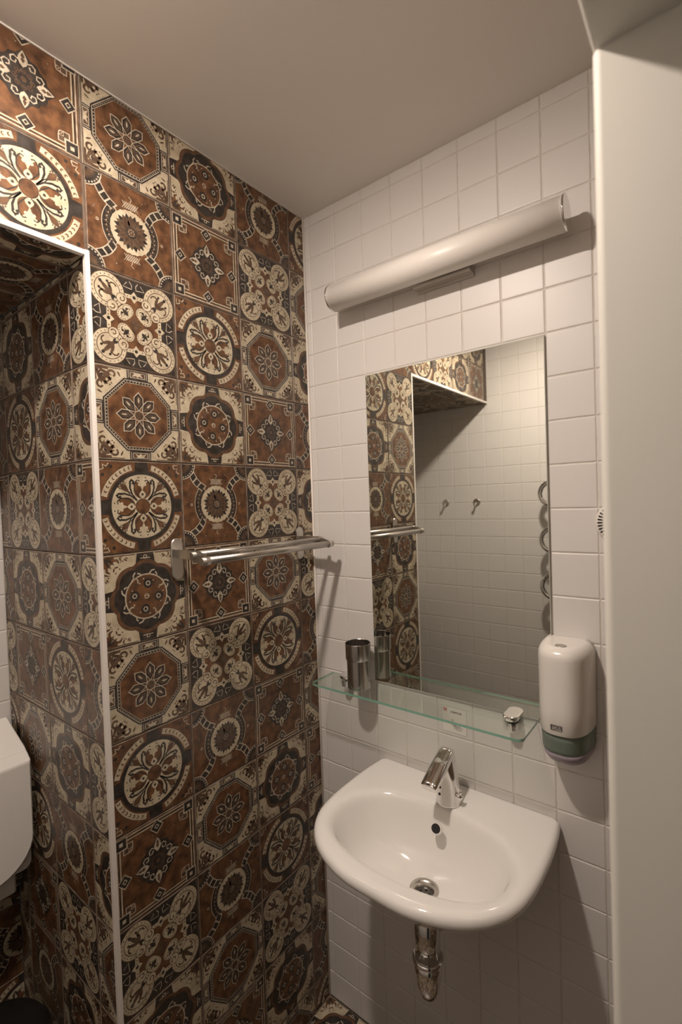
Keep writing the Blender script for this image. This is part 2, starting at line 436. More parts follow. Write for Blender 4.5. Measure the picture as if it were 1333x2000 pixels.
def design_curls():
    D = Motif(DARK)
    D.poly([(.62, .35), (.35, .62), (-.35, .62), (-.62, .35), (-.62, -.35), (-.35, -.62), (.35, -.62), (.62, -.35)], BROWN, 1)
    dots(D, 14, 21, MID, 1)
    D.stroke([(-.16, .90), (-.25, .79), (-.05, .77), (-.05, .86), (-.10, .93)], .018, LINE, 1, R4M)
    D.stroke([(-.97, .97), (.97, .97)], .018, MID, 1, R4)
    D.stroke([(-.33, .60), (.33, .60)], .085, CREAM, 2, R4)
    for j in range(-3, 4):
        if j: D.disc(j*.075, .60, .016, MID, 3, R4, n=6)
    D.disc(0, .60, .075, CREAM, 3, R4, 10); D.disc(0, .60, .105, CREAM, 3, R4, 4, ry=.13); D.disc(0, .60, .04, DARK, 4, R4, 8)
    # corner rosettes
    D.disc(.60, .60, .385, MID, 3, R4, 30); D.disc(.60, .60, .37, CREAM, 4, R4, 30)
    D.ring(.60, .60, .268, .285, MID, 5, n=22, R=R4)
    for i in range(22):
        a = 2*pi*i/22; D.disc(.60+.325*cos(a), .60+.325*sin(a), .015, MID, 5, R4, n=5)
    D.leaf(.45, .45, .80, .80, .10, MID, 5, R4); D.disc(.75, .75, .04, DARK, 6, R4, 6)
    D.leaf(.50, .56, .60, .80, .07, MID, 5, R4M); D.disc(.60, .78, .03, DARK, 6, R4M, n=6)
    D.spiral(.70, .50, .10, .04, -80, 170, .035, MID, 5, R4M, 6)
    # inward curls
    D.disc(.29, .50, .125, MID, 5, R4M, 16); D.disc(.29, .50, .112, CREAM, 6, R4M, 16)
    D.spiral(.29, .50, .075, .02, 120, 420, .025, MID, 7, R4M, 8)
    D.disc(.47, .47, .06, DARK, 6, R4, 8); D.disc(.44, .44, .03, LINE, 7, R4, 6)
    # centre: four pairs of beans
    D.disc(.27, .17, .155, MID, 2, R4M, 16); D.disc(.27, .17, .14, CREAM, 4, R4M, 16)
    D.disc(.22, .22, .15, CREAM, 4, R4, 12)
    for i in range(9):
        a = math.radians(-110+i*25); D.disc(.27+.112*cos(a), .17+.112*sin(a), .014, MID, 5, R4M, n=5)
    D.spiral(.265, .165, .065, .015, -60, 260, .022, MID, 5, R4M, 7)
    D.leaf(.15, .15, .29, .29, .09, DARK, 6, R4); D.disc(.24, .24, .035, DARK, 7, R4, 8); D.disc(.30, .19, .03, DARK, 7, R4M, 7)
    D.poly([(0, .17), (.05, .08), (.13, .13), (.08, .05), (.17, 0), (.08, -.05), (.13, -.13), (.05, -.08), (0, -.17), (-.05, -.08), (-.13, -.13), (-.08, -.05),
            (-.17, 0), (-.08, .05), (-.13, .13), (-.05, .08)], MID, 7)
    return D

def design_rosette():
    D = Motif(BROWN)
    dots(D, 50, 31)
    for i in range(3):
        a = math.radians(20+i*25)
        D.disc(.86*cos(a)*1.2, .86*sin(a)*1.2, .045, MID, 1, R4, 8)
    D.disc(.88, .70, .04, DARK, 1, R4M, 8)
    D.poly([(-.17, .70), (-.15, .985), (.15, .985), (.17, .70)], DARK, 2, R4)
    D.stroke([(.75, .95), (.80, .88), (.88, .92), (.86, .83), (.94, .80)], .025, LINE, 2, R4); D.stroke([(.95, .93), (.95, .80)], .02, LINE, 2, R4)
    D.ring(0, 0, .835, .965, LINE, 1, 15, 75, 12, R4); D.ring(0, 0, .85, .95, CREAM, 2, 17, 73, 12, R4)
    for i in range(8):
        a = math.radians(20+i*7); b = a+.06
        D.leaf(.90*cos(a), .90*sin(a), .94*cos(b), .94*sin(b), .03, MID, 3, R4, 3); D.leaf(.90*cos(a), .90*sin(a), .86*cos(b), .86*sin(b), .03, BROWN, 3, R4, 3)
    D.disc(0, 0, .80, DARK, 3, n=48); D.disc(0, 0, .715, CREAM, 4, n=48)
    for i in range(24):
        a = 2*pi*(i+.5)/24
        if i % 3 != 1 or True: D.disc(.655*cos(a), .655*sin(a), .018, DARK if i % 3 else MID, 5, n=6)
    # petals on the axes
    D.leaf(.03, .17, .16, .58, .24, BROWN, 5, R4M, 7)
    D.stroke([(.06, .20), (.19, .36), (.19, .50), (.12, .59), (.06, .57)], .026, DARK, 6, R4M)
    D.leaf(0, .18, 0, .37, .16, CREAM, 6, R4, 5); D.disc(0, .27, .03, DARK, 7, R4, 7)
    D.disc(0, .47, .05, CREAM, 6, R4, 8); D.disc(.07, .49, .035, CREAM, 6, R4M, 7); D.disc(0, .56, .03, CREAM, 6, R4, 7)
    D.leaf(0, .36, 0, .50, .05, CREAM, 6, R4, 3)
    # tendrils towards the diagonals
    D.stroke([(.13, .14), (.24, .27), (.29, .42), (.28, .53)], .028, DARK, 5, R4M, .05)
    D.spiral(.235, .535, .06, .03, -20, 200, .04, DARK, 6, R4M, 6); D.disc(.215, .52, .03, DARK, 6, R4M, 7)
    D.stroke([(.13, .13), (.27, .24), (.35, .34)], .02, DARK, 5, R4M)
    D.poly([(.30, .30), (.38, .49), (.53, .53), (.49, .38)], MID, 5, R4); D.poly([(.36, .36), (.41, .46), (.48, .48), (.46, .41)], BROWN, 6, R4)
    D.leaf(.45, .50, .42, .60, .04, MID, 5, R4M, 3)
    D.disc(0, 0, .175, DARK, 6, n=20); D.disc(0, 0, .16, BROWN, 7, n=20)
    return D

DES = {'A': design_octagon(), 'B': design_scallop(), 'C': design_flower(), 'D': design_diamond(), 'E': design_curls(), 'F': design_rosette()}

# ------------------------------------------------------------------ tiled surfaces
LAY = 0.00005
def tiled(name, org, U, V, N, regions, ub, vb, choose, mats, gap=.0012, back=.05, soft=False):
    """org + u*U + v*V ; N faces the room; tile faces lie on the plane, joints 1.5 mm behind"""
    org, U, V, N = Vector(org), Vector(U), Vector(V), Vector(N)
    b = MB()
    P = lambda x, y, h: org+U*x+V*y+N*h
    G = -.0016
    for (x0, x1, y0, y1) in regions:
        c = [P(x0, y0, G), P(x1, y0, G), P(x1, y1, G), P(x0, y1, G), P(x0, y0, -back), P(x1, y0, -back), P(x1, y1, -back), P(x0, y1, -back)]
        for q in ((0, 1, 2, 3), (7, 6, 5, 4), (0, 4, 5, 1), (1, 5, 6, 2), (2, 6, 7, 3), (3, 7, 4, 0)):
            b.face([c[i] for i in q], 0)
        for i in range(len(ub)-1):
            if ub[i+1] <= x0+.003 or ub[i] >= x1-.003: continue
            for j in range(len(vb)-1):
                if vb[j+1] <= y0+.003 or vb[j] >= y1-.003: continue
                tx0, tx1, ty0, ty1 = ub[i], ub[i+1], vb[j], vb[j+1]
                a0, a1 = max(tx0, x0), min(tx1, x1); c0, c1 = max(ty0, y0), min(ty1, y1)
                code = choose(i, j)
                if code is None:
                    prof = ((gap, G), (gap+.0004, -.0008), (gap+.0016, -.00015), (gap+.0032, 0)) if soft else ((gap, G), (gap+.0006, 0))
                    em = 1
                else: prof = ((gap, G), (gap+.0008, -.0002), (gap+.0016, 0)); em = EDGE
                rings = [[(a0+g, c0+g, h), (a1-g, c0+g, h), (a1-g, c1-g, h), (a0+g, c1-g, h)] for g, h in prof]
                if a1-a0 < .012 or c1-c0 < .012:
                    rings = [[(a0+g, c0+g, h), (a1-g, c0+g, h), (a1-g, c1-g, h), (a0+g, c1-g, h)] for g, h in ((.0006, G), (.001, 0))]
                for k in range(len(rings)-1):
                    for q in range(4):
                        e = (q+1) % 4
                        b.face([P(*rings[k][q]), P(*rings[k][e]), P(*rings[k+1][e]), P(*rings[k+1][q])], em)
                if code is None:
                    b.face([P(*q) for q in rings[-1]], 1); continue
                D = DES[code]
                b.face([P(*q) for q in rings[-1]], D.base)
                cx, cy = (tx0+tx1)/2, (ty0+ty1)/2; hw, hh = (tx1-tx0)/2-.0016, (ty1-ty0)/2-.0016
                lx0, lx1 = (a0+.0016-cx)/hw, (a1-.0016-cx)/hw; ly0, ly1 = (c0+.0016-cy)/hh, (c1-.0016-cy)/hh
                part = lx0 > -.99 or lx1 < .99 or ly0 > -.99 or ly1 < .99
                for (l, m, pts) in D.p:
                    if part:
                        pts = clip(pts, lx0, lx1, ly0, ly1)
                        if not pts: continue
                    b.face([P(cx+x*hw, cy+y*hh, l*LAY) for x, y in pts], m)
    return b.build(name, mats, fixn=False)

H = 2.469
ZL = [1.69077+.2*k for k in range(-9, 5)]         # joints of the patterned tiles (row 0 starts at -0.109)
UL = [.0695+.2*k for k in range(-1, 8)]           # distance from the corner
# design of every tile, rows from the top down; columns: corner piece, 3rd, 2nd, 1st, then over the niche
rows_left = ['FCBADCE', 'AEDCFEB', 'BAFEDAC', 'CDBAEFC', 'BECFABD', 'EADBCFE', 'CFEAFDB', 'ADCFBEA', 'DBADCEA', 'BFCEADB', 'AEABDCF', 'CBDCAEB', 'FAEDBCA']
def ch_left(i, j):
    row = 12-j                                    # j 12 is the cut row below the ceiling
    return rows_left[max(0, min(row, 12))][min(i, 6)] if i < 7 else 'BD'[j % 2]
NTOP = 2.105
NU = .6665
w = tiled('wall_left', (0, 0, 0), (0, -1, 0), (0, 0, 1), (1, 0, 0),
          [(0, NU, 0, H), (NU, 1.515, NTOP+.004, H)], UL, ZL, ch_left, PAT, back=.06)
struct(w, 'left wall of brown and cream patchwork ornamental tiles, opening into a niche', 'wall')

# niche side wall (faces -y)
UN = [-.113+.2*k-.0 for k in range(0, 5)]
UN = [-.113, .087, .291, .491, .691]
rows_n = ['EABF', 'ECBA', 'BAFC', 'DCED', 'EABC', 'CFDE', 'EBAF', 'BCFA', 'AEDB', 'FBCA', 'CAEB', 'BFDC', 'DEAB']
def ch_n(i, j): return rows_n[max(0, min(11-j+0, 12))][min(i, 3)]
w = tiled('wall_niche_side', (0, -.6705, 0), (-1, 0, 0), (0, 0, 1), (0, -1, 0), [(0.006, .557, 0, NTOP)], UN, ZL, ch_n, PAT, back=.05)
struct(w, 'side wall of the niche in dim patchwork ornamental tiles', 'wall')
# niche back wall: patterned below, white above
ZW = [2.04412+.097944*k for k in range(-21, 6)]
w = tiled('wall_niche_back', (-.557, -.6705, 0), (0, -1, 0), (0, 0, 1), (1, 0, 0), [(0, .845, 0, .99)],
          [-.1+.2*k for k in range(0, 6)], ZL, lambda i, j: 'BEFACD'[(i+2*j) % 6], PAT, back=.05)
struct(w, 'lower back wall of the niche in ornamental tiles behind the white cistern box', 'wall')
w = tiled('wall_niche_upper', (-.557, -.6705, 0), (0, -1, 0), (0, 0, 1), (1, 0, 0), [(0, .845, .99, NTOP)],
          [-.05+.097944*k for k in range(0, 12)], ZW, lambda i, j: None, WH, back=.05, soft=True)
struct(w, 'upper back wall of the niche in small white tiles', 'wall')
w = tiled('ceiling_niche', (0, -.6705, NTOP), (-1, 0, 0), (0, -1, 0), (0, 0, -1), [(.006, .557, 0, .845)],
          UN, [-.02+.2*k for k in range(0, 6)], lambda i, j: 'BACEDF'[(i*2+j) % 6], PAT, back=.05)
struct(w, 'tiled underside of the bulkhead above the niche', 'ceiling')

# white wall with the basin
XW = [.1214779+.097944*k for k in range(-2, 10)]
w = tiled('wall_back', (0, 0, 0), (1, 0, 0), (0, 0, 1), (0, -1, 0), [(0, .93, 0, H)], XW, ZW, lambda i, j: None, WH, back=.06, soft=True)
struct(w, 'white wall of small square glazed tiles behind the basin and mirror', 'wall')
# opposite wall, seen in the mirror
w = tiled('wall_front', (.93, -1.515, 0), (-1, 0, 0), (0, 0, 1), (0, 1, 0), [(0, 1.487, 0, H)],
          [-.03+.097944*k for k in range(0, 17)], ZW, lambda i, j: None, WH, back=.06, soft=True)
struct(w, 'white tiled wall reflected in the mirror, carrying hooks and towel warmer', 'wall')
# right wall with the doorway; unseen, dark tile picked to lessen bounced light
XR = .9315
for nm, reg in (('wall_right', [(0, .57, 0, H), (1.46, 1.515, 0, H), (.57, 1.46, 2.06, H)]),):
    w = tiled(nm, (.9235, 0, 0), (0, -1, 0), (0, 0, 1), (-1, 0, 0), reg, UL, ZL, lambda i, j: 'BEFACD'[(i*2+j*3) % 6], PAT, back=.08)
    struct(w, 'unseen wall, patterned to lessen bounced light, holding the doorway the view looks through', 'wall')

# floor and ceiling
w = tiled('floor', (-.557, -1.515, 0), (1, 0, 0), (0, 1, 0), (0, 0, 1), [(0, 1.75, 0, 1.515)],
          [-.043+.2*k for k in range(0, 11)], [-.085+.2*k for k in range(0, 10)], lambda i, j: 'BEFACD'[(i*2+j*3+4) % 6] if not (i == 3 and j == 7) else 'B', PAT, back=.05)
struct(w, 'floor of the same dark ornamental tiles', 'floor')
b = MB(); b.box((-.06, -1.575, H), (1.01, .06, H+.06)); w = b.build('ceiling', M_CEIL)
struct(w, 'plain painted ceiling', 'ceiling')
# sealant bead along the wall and ceiling edges
b = MB(); b.tube([(.003, -.003, 0.002), (.003, -.003, H)], .0035, seg=8)
struct(b.build('trim_1', M_TRIM), 'pale sealant bead in the corner between patterned and white wall', 'trim')
b = MB(); b.tube([(.0015, -.003, H-.0005), (.0015, -1.51, H-.0005)], .002, seg=8)
struct(b.build('trim_2', M_TRIM), 'pale sealant bead between ceiling and patterned wall', 'trim')
# white corner profiles of the niche
b = MB(); b.box((-.010, -.6725, 0.0), (.0022, -.6630, NTOP+.011)); struct(b.build('trim_3', M_TRIM, bevel=.0009), 'white vertical corner profile on the niche edge', 'trim')
b = MB(); b.box((-.010, -1.513, NTOP-.0005), (.0022, -.6735, NTOP+.010)); struct(b.build('trim_4', M_TRIM, bevel=.0009), 'white profile along the lower edge of the bulkhead', 'trim')

# door frame: rounded nose then a flat lining, jamb facing the camera and head above
JY, JX0, JX1, HZ = -.641, .9210, 1.16, 1.9865
def nose(cx, s_, rad=.010):
    return [(cx+rad-rad*cos(a), rad-rad*sin(a)) for a in [pi/2*i/8 for i in range(9)]]
b = MB()
prof = nose(JX0, 1, .0085)      # (x, depth behind the lining face)
prof = [(x, d) for x, d in prof]
pj = [(JX0, .045)]+prof+[(JX1, 0), (JX1, .045)]
n_ = len(pj)
# jamb: profile in xy swept in z
b.loft([[(x, JY+d, 0.0) for x, d in pj], [(x, JY+d, HZ) for x, d in pj]], 0, cap0=True, cap1=True)
# far jamb
b.loft([[(x, -1.44-d, 0.0) for x, d in pj], [(x, -1.44-d, HZ) for x, d in pj]], 0, cap0=True, cap1=True)
# head: profile in xz swept along y
b.loft([[(x, JY+.045, HZ+d) for x, d in pj], [(x, -1.485, HZ+d) for x, d in pj]], 0, cap0=True, cap1=True)
o = b.build('door_1', M_FRAME)
for p in o.data.polygons: p.use_smooth = len(p.vertices) == 4
md = o.modifiers.new('es', 'EDGE_SPLIT'); md.split_angle = math.radians(30)
struct(o, 'pale lacquered door frame lining at the right edge of the view', 'door')

# ------------------------------------------------------------------ ceiling lamp
lx, ly, lz = LAMP_POS
t = thing('ceiling_lamp', 'small round lit ceiling lamp with a frosted diffuser, above the basin area', 'lamp', (lx, ly, lz))
b = MB(); b.lathe((lx, ly, lz), [(.050, 0), (.050, -.010), (.046, -.012), (.041, -.012), (.041, -.004)], seg=40, cap0=True, cap1=True); b.build('ring', M_OPAL, t)
b = MB(); b.lathe((lx, ly, lz), [(.040, -.005), (.040, -.0145), (.037, -.0165), (.024, -.0175), (.008, -.0178)], seg=28); b.build('diffuser', M_LAMP, t)

# ------------------------------------------------------------------ wall light
CY, CZ, CR = -.060, 2.1605, .0350
t = thing('wall_light', 'long white opal tube wall light with chrome end discs, unlit, above the mirror', 'wall light', (.457, 0, CZ))
b = MB(); b.lathe((0, CY, CZ), [(CR, .1590), (CR, .7685)], seg=48, axis='x'); b.build('diffuser', M_OPAL, t)
for x in (.1550, .7685):
    b = MB(); b.lathe((x, CY, CZ), [(.0345, 0), (.0368, .0007), (.0368, .0037), (.0345, .0044)], seg=48, axis='x'); b.build('end_cap', M_CHROME, t)
b = MB(); b.box((.395, -.030, CZ-.0345), (.550, -.0005, CZ-.0270)); b.box((.395, -.006, CZ-.04), (.55, -.0005, CZ+.035)); b.build('bracket', M_STEEL, t, bevel=.0015)

# ------------------------------------------------------------------ mirror
b = MB()
X0, X1, Z0, Z1 = .2212, .7075, 1.0675, 1.942
b.box((X0, -.0060, Z0), (X1, -.0012, Z1), 1)
b.face([(X0+.0015, -.0062, Z0+.0015), (X1-.0015, -.0062, Z0+.0015), (X1-.0015, -.0062, Z1-.0015), (X0+.0015, -.0062, Z1-.0015)], 0)
tag(b.build('mirror', [M_MIRROR, M_MEDGE]), 'tall frameless rectangular mirror set flush into the white tiles', 'mirror')

# ------------------------------------------------------------------ glass shelf
SZ = 1.0560
t = thing('glass_shelf', 'clear glass shelf with green edges on two chrome clips, below the mirror', 'shelf', (.3675, 0, SZ))
sx0, sx1, sy1, cr = .0645, .6705, -.1115, .016
pts = [(sx0, -.0015)]
for a in range(0, 91, 15): pts.append((sx0+cr-cr*cos(math.radians(a)), sy1+cr-cr*sin(math.radians(a))))
for a in range(0, 91, 15): pts.append((sx1-cr+cr*sin(math.radians(a)), sy1+cr-cr*cos(math.radians(a))))
pts.append((sx1, -.0015))
b = MB(); n = len(pts)
b.face([(x, y, SZ) for x, y in pts], 0); b.face([(x, y, SZ+.006) for x, y in reversed(pts)], 0)
for i in range(n):
    x0, y0 = pts[i]; x1, y1 = pts[(i+1) % n]
    b.face([(x0, y0, SZ), (x1, y1, SZ), (x1, y1, SZ+.006), (x0, y0, SZ+.006)], 0 if i == n-1 else 1)
b.build('shelf_glass', [M_GLASS, M_GEDGE], t)
def stadium(cx, w_, d_, z, inset=0):
    L = [(cx+w_/2-inset, -.0008, z)]
    rad = w_/2-inset
    for i in range(13):
        a = pi*i/12
        L.append((cx+rad*cos(a), -(d_-w_/2)-rad*sin(a)*1.0, z))
    L.append((cx-w_/2+inset, -.0008, z))
    return L
for cx in (.128, .617):
    b = MB()
    top = SZ+.0062
    b.loft([stadium(cx, .035, .040, top), stadium(cx, .037, .042, top+.003), stadium(cx, .037, .042, top+.009), stadium(cx, .035, .040, top+.0105, .0015)], cap0=True, cap1=True)
    b.loft([stadium(cx, .026, .030, SZ-.024, .002), stadium(cx, .030, .034, SZ-.018), stadium(cx, .032, .036, SZ-.0002)], cap0=True, cap1=True)
    o = b.build('shelf_clip', M_CHROME, t)
    md = o.modifiers.new('es', 'EDGE_SPLIT'); md.split_angle = math.radians(35)

# ------------------------------------------------------------------ steel tumbler
c = (.2035, -.0600, SZ+.0063)
b = MB()
b.lathe(c, [(.0310, 0), (.0325, .0015), (.0325, .080), (.0335, .0815), (.0352, .082), (.0356, .0835), (.0356, .1255), (.0350, .1265), (.0343, .1255), (.0343, .083), (.0314, .080), (.0312, .004), (.003, .003)], seg=56)
o = b.build('tumbler', M_DSTEEL, origin=c); md = o.modifiers.new('es', 'EDGE_SPLIT'); md.split_angle = math.radians(28)
tag(o, 'polished steel tumbler with a wider collar standing on the glass shelf', 'tumbler')

# ------------------------------------------------------------------ instruction sticker
t = thing('sticker', 'small transparent instruction sticker with red mark and faint drawing, on the tiles under the shelf', 'sticker', (.462, 0, 1.01))
b = MB(); b.box((.4275, -.0004, .9765), (.4960, -.0001, 1.0440)); b.build('film', M_STICK, t)
b = MB()
for (a0, c0, a1, c1) in ((.4275, .9765, .4960, .9771), (.4275, 1.0434, .4960, 1.0440), (.4275, .9765, .4281, 1.044), (.4954, .9765, .496, 1.044)):
    b.box((a0, -.0006, c0), (a1, -.0003, c1))
b.build('outline', M_GREY, t)
b = MB()
def ink(b, pts, w_, y=-.0007):
    for (p, q) in zip(pts[:-1], pts[1:]):
        d = Vector((q[0]-p[0], 0, q[1]-p[1])); k = d.length or 1e-6; nx, nz = -d.z/k*w_/2, d.x/k*w_/2
        b.face([(p[0]+nx, y, p[1]+nz), (q[0]+nx, y, q[1]+nz), (q[0]-nx, y, q[1]-nz), (p[0]-nx, y, p[1]-nz)])
ink(b, [(.4375, 1.0385), (.4335, 1.0385), (.4330, 1.0360), (.4370, 1.0345), (.4370, 1.0315), (.4325, 1.0315)], .0022)
ink(b, [(.4425, 1.0385), (.4395, 1.0370), (.4392, 1.0325), (.4425, 1.0312)], .0022); ink(b, [(.4395, 1.035), (.4425, 1.035)], .0018)
b.build('red_mark', M_RED, t)
b = MB()
for i in range(10):
    x = .4535+i*.003
    ink(b, [(x, 1.0335), (x+.0004, 1.0285 if i % 3 else 1.0275)], .0013); ink(b, [(x, 1.031+(.002 if i % 2 else -.002)), (x+.0022, 1.031+(.0015 if i % 3 else -.002))], .0012)
b.build('lettering', M_INK, t)
b = MB()
ink(b, [(.4570, 1.0130), (.4580, 1.0080), (.4600, 1.0010), (.4640, .9975), (.4700, .9960), (.4790, .9965)], .0024)
ink(b, [(.4520, .9990), (.4600, .9960), (.4680, .9925), (.4740, .9920), (.4800, .9935), (.4850, .9925)], .0016)
ink(b, [(.4600, .9900), (.4660, .9885), (.4720, .9870), (.4780, .9880), (.4830, .9870)], .0016); ink(b, [(.4640, 1.001), (.4600, .9975), (.4640, .994), (.4700, .990)], .0014)
b.build('drawing', M_GREY, t)

# ------------------------------------------------------------------ soap dispenser
DXc = .7430
t = thing('soap_dispenser', 'white wall soap dispenser with smoky green translucent lower part, right of the mirror', 'soap dispenser', (DXc, 0, 1.15))
DZ = -.010; DW = .935
def dsec(z, a, d, n=2.7, yb=-.0008):
    L = []
    for i in range(33):
        q = pi*i/32; cx_, sy_ = cos(q), sin(q)
        L.append((DXc+a*DW*math.copysign(abs(cx_)**(2/n), cx_), yb-(d*.97)*abs(sy_)**(2/n), z+DZ))
    return L
b = MB(); L = [dsec(1.1005, .0545, .107), dsec(1.1000, .0560, .109), dsec(1.1012, .0568, .110)]
for z in (1.15, 1.20, 1.24, 1.255): L.append(dsec(z, .0568+.001*(z-1.1)/.16, .110))
for i in range(1, 8):
    a = pi/2*i/7; L.append(dsec(1.255+.024*sin(a), .0578-.020*(1-cos(a)), .110-.024*(1-cos(a))))
b.loft(L, cap0=True, cap1=True); b.build('cover', M_PLAST, t)
b = MB(); L = [dsec(1.0995, .0545, .106)]
for z, a, d in ((1.085, .0543, .105), (1.065, .0538, .103), (1.058, .0535, .1015)): L.append(dsec(z, a, d))
b.loft(L, cap0=True, cap1=True); b.build('lower_cover', M_SMOKE, t)
b = MB(); L = [dsec(1.0575, .0532, .101), dsec(1.045, .051, .096), dsec(1.033, .046, .084), dsec(1.026, .038, .068), dsec(1.0235, .028, .05)]
b.loft(L, cap0=True, cap1=True); lo_ = b.build('push_tip', M_VIOLET, t); lo_['label'] = 'pale violet translucent push tip'
b = MB(); b.lathe((DXc+.001, -.075, 1.2688), [(.0115, 0), (.0115, .0009), (.009, .0013)], seg=20); lk = b.build('lock', M_STEEL, t)
b = MB(); b.box((DXc-.005, -.0765, 1.2702), (DXc+.007, -.0735, 1.2706)); b.box((DXc-.0005, -.081, 1.2702), (DXc+.0025, -.069, 1.2706)); o = b.build('keyhole', M_HOLE, lk)
# raised lettering plate with the maker's mark
def text_mesh(name, body, size, parent, material, loc, rx, rz):
    cu = bpy.data.curves.new(name, 'FONT'); cu.body = body; cu.size = size; cu.extrude = .0002; cu.align_x = 'CENTER'; cu.align_y = 'CENTER'
    tmp = bpy.data.objects.new(name+'_tmp', cu); COL.objects.link(tmp)
    bpy.context.view_layer.update()
    me = bpy.data.meshes.new_from_object(tmp.evaluated_get(bpy.context.evaluated_depsgraph_get()))
    bpy.data.objects.remove(tmp)
    me.materials.clear(); me.materials.append(material)
    o = bpy.data.objects.new(name, me); COL.objects.link(o); o.parent = parent
    o.location = Vector(loc)-parent.location; o.rotation_euler = (rx, 0, rz)
    return o
LX = .7395; LZ = 1.1065
b = MB()
for (a0, c0, a1, c1) in ((-.011, -.0052, .011, -.0044), (-.011, .0044, .011, .0052), (-.011, -.0052, -.0102, .0052), (.0102, -.0052, .011, .0052)):
    b.box((LX+a0, -.1085, LZ+c0), (LX+a1, -.1066, LZ+c1))
lg = b.build('logo', M_INK, t)
text_mesh('lettering', 'TORK', .0090, t, M_INK, (LX, -.1082, LZ), pi/2, 0)

# ------------------------------------------------------------------ washbasin
BX = .4745
t = thing('washbasin', 'white ceramic wall-hung washbasin with rounded front, under the glass shelf', 'washbasin', (BX, 0, .845))
half = [(0, -.410), (.065, -.4085), (.12, -.3955), (.175, -.3685), (.216, -.329), (.2415, -.280), (.2515, -.225), (.2535, -.165), (.2530, -.110), (.2495, -.055), (.2425, -.0012)]
def catmull(P, n=6):
    out = []
    for i in range(len(P)-1):
        p0, p1, p2, p3 = P[max(i-1, 0)], P[i], P[i+1], P[min(i+2, len(P)-1)]
        if i == 0: p0 = (-P[1][0], P[1][1])
        for j in range(n):
            q = j/n
            out.append(tuple(.5*((2*p1[k])+(-p0[k]+p2[k])*q+(2*p0[k]-5*p1[k]+4*p2[k]-p3[k])*q*q+(-p0[k]+3*p1[k]-3*p2[k]+p3[k])*q**3) for k in (0, 1)))
    out.append(P[-1]); return out
hc = catmull(half)
outer = [(x, y) for x, y in hc]+[(-x, y) for x, y in reversed(hc[1:])]
CTR = (0, -.225)
def cast(loop, ang):
    dx, dy = cos(ang), sin(ang); best = 0
    for i in range(len(loop)):
        (x0, y0), (x1, y1) = loop[i], loop[(i+1) % len(loop)]
        ex, ey = x1-x0, y1-y0; den = dx*ey-dy*ex
        if abs(den) < 1e-12: continue
        s_ = ((x0-CTR[0])*ey-(y0-CTR[1])*ex)/den; q = ((x0-CTR[0])*dy-(y0-CTR[1])*dx)/den
        if s_ > 0 and -1e-9 <= q <= 1+1e-9: best = max(best, s_)
    return (CTR[0]+dx*best, CTR[1]+dy*best)
ca = math.atan2(-.0012-CTR[1], .2425)
angs = sorted([2*pi*i/96 for i in range(96)]+[ca, pi-ca])
Ol = [cast(outer, a) for a in angs]
def inner_pt(a, ax=.203, by=.1215, cy=-.2350, n=2.3):
    # superellipse sampled along the same ray
    dx, dy = cos(a), sin(a); lo, hi = 0, .5
    for _ in range(40):
        mid = (lo+hi)/2; x, y = mid*dx, CTR[1]+mid*dy-cy
        if abs(x/ax)**n+abs(y/by)**n < 1: lo = mid
        else: hi = mid
    return (lo*dx, CTR[1]+lo*dy)
Il = [inner_pt(a) for a in angs]
def osc(k, z, kx=None): return [(BX+x*(kx or k), y*k if y < -.01 else y, z) for x, y in Ol]
def isc(k, z, dx=0, dcy=0):
    cy = -.2350
    return [(BX+x*k, (cy+(y-cy)*k)+dcy, z) for x, y in Il]
def mix(A, B, q): return [tuple(a[k]*(1-q)+b_[k]*q for k in range(3)) for a, b_ in zip(A, B)]
def shrink(d, z):
    L = []
    for x, y in Ol:
        vx, vy = x-CTR[0], y-CTR[1]; k = sqrt(vx*vx+vy*vy)
        yy = y-vy/k*d; xx = x-vx/k*d
        if y > -.004: yy = y
        L.append((BX+xx, yy, z))
    return L
drain = [(BX+.030*cos(a), -.205+.030*sin(a), .7060) for a in angs]
loops = [osc(.60, .690, .40), osc(.66, .700, .55), osc(.80, .738, .74), osc(.90, .782, .87), osc(.945, .803, .93), osc(.972, .8135, .966), shrink(.002, .822), shrink(0, .829),
         shrink(.0005, .8355), shrink(.003, .8410), shrink(.0075, .8445), shrink(.013, .8462)]
top_o = shrink(.018, .8466); top_i = isc(1.12, .8458)
loops += [top_o, mix(top_o, top_i, .5), top_i, isc(1.075, .8442), isc(1.035, .8400), isc(1.0, .832), isc(.967, .818), isc(.93, .799), isc(.88, .776), isc(.81, .753, 0, .002), isc(.71, .735, 0, .005),
          isc(.54, .722, 0, .012), isc(.38, .7135, 0, .02), mix(isc(.26, .710, 0, .026), drain, .5), drain]
b = MB(); b.loft(loops, cap0=True)
o = b.build('bowl', M_CERAMIC, t)
sd = o.modifiers.new('sub', 'SUBSURF'); sd.levels = 1; sd.render_levels = 1
# drain fitting
b = MB(); b.lathe((BX, -.205, .7060), [(.0325, .0005), (.0325, .0030), (.0300, .0038), (.024, .0025), (.0205, -.003), (.0195, -.008)], seg=40, cap0=False, cap1=False)
dr = b.build('drain', M_STEEL, t)
b = MB(); b.lathe((BX, -.205, .6960), [(.0200, .0), (.0200, .0015)], seg=32); pl = b.build('strainer', mat('dull_strainer', (.16, .15, .14), .35, .8), dr)
pl.location = (0, 0, 0)
b = MB()
for i in range(5):
    a = 2*pi*i/5+.4; b.lathe((BX+.011*cos(a), -.205+.011*sin(a), .6976), [(.0036, 0), (.0036, .0003)], seg=12)
b.lathe((BX, -.205, .6976), [(.003, 0), (.003, .0003)], seg=12)
hl = b.build('strainer_holes', M_HOLE, dr); hl.location = (0, 0, 0)
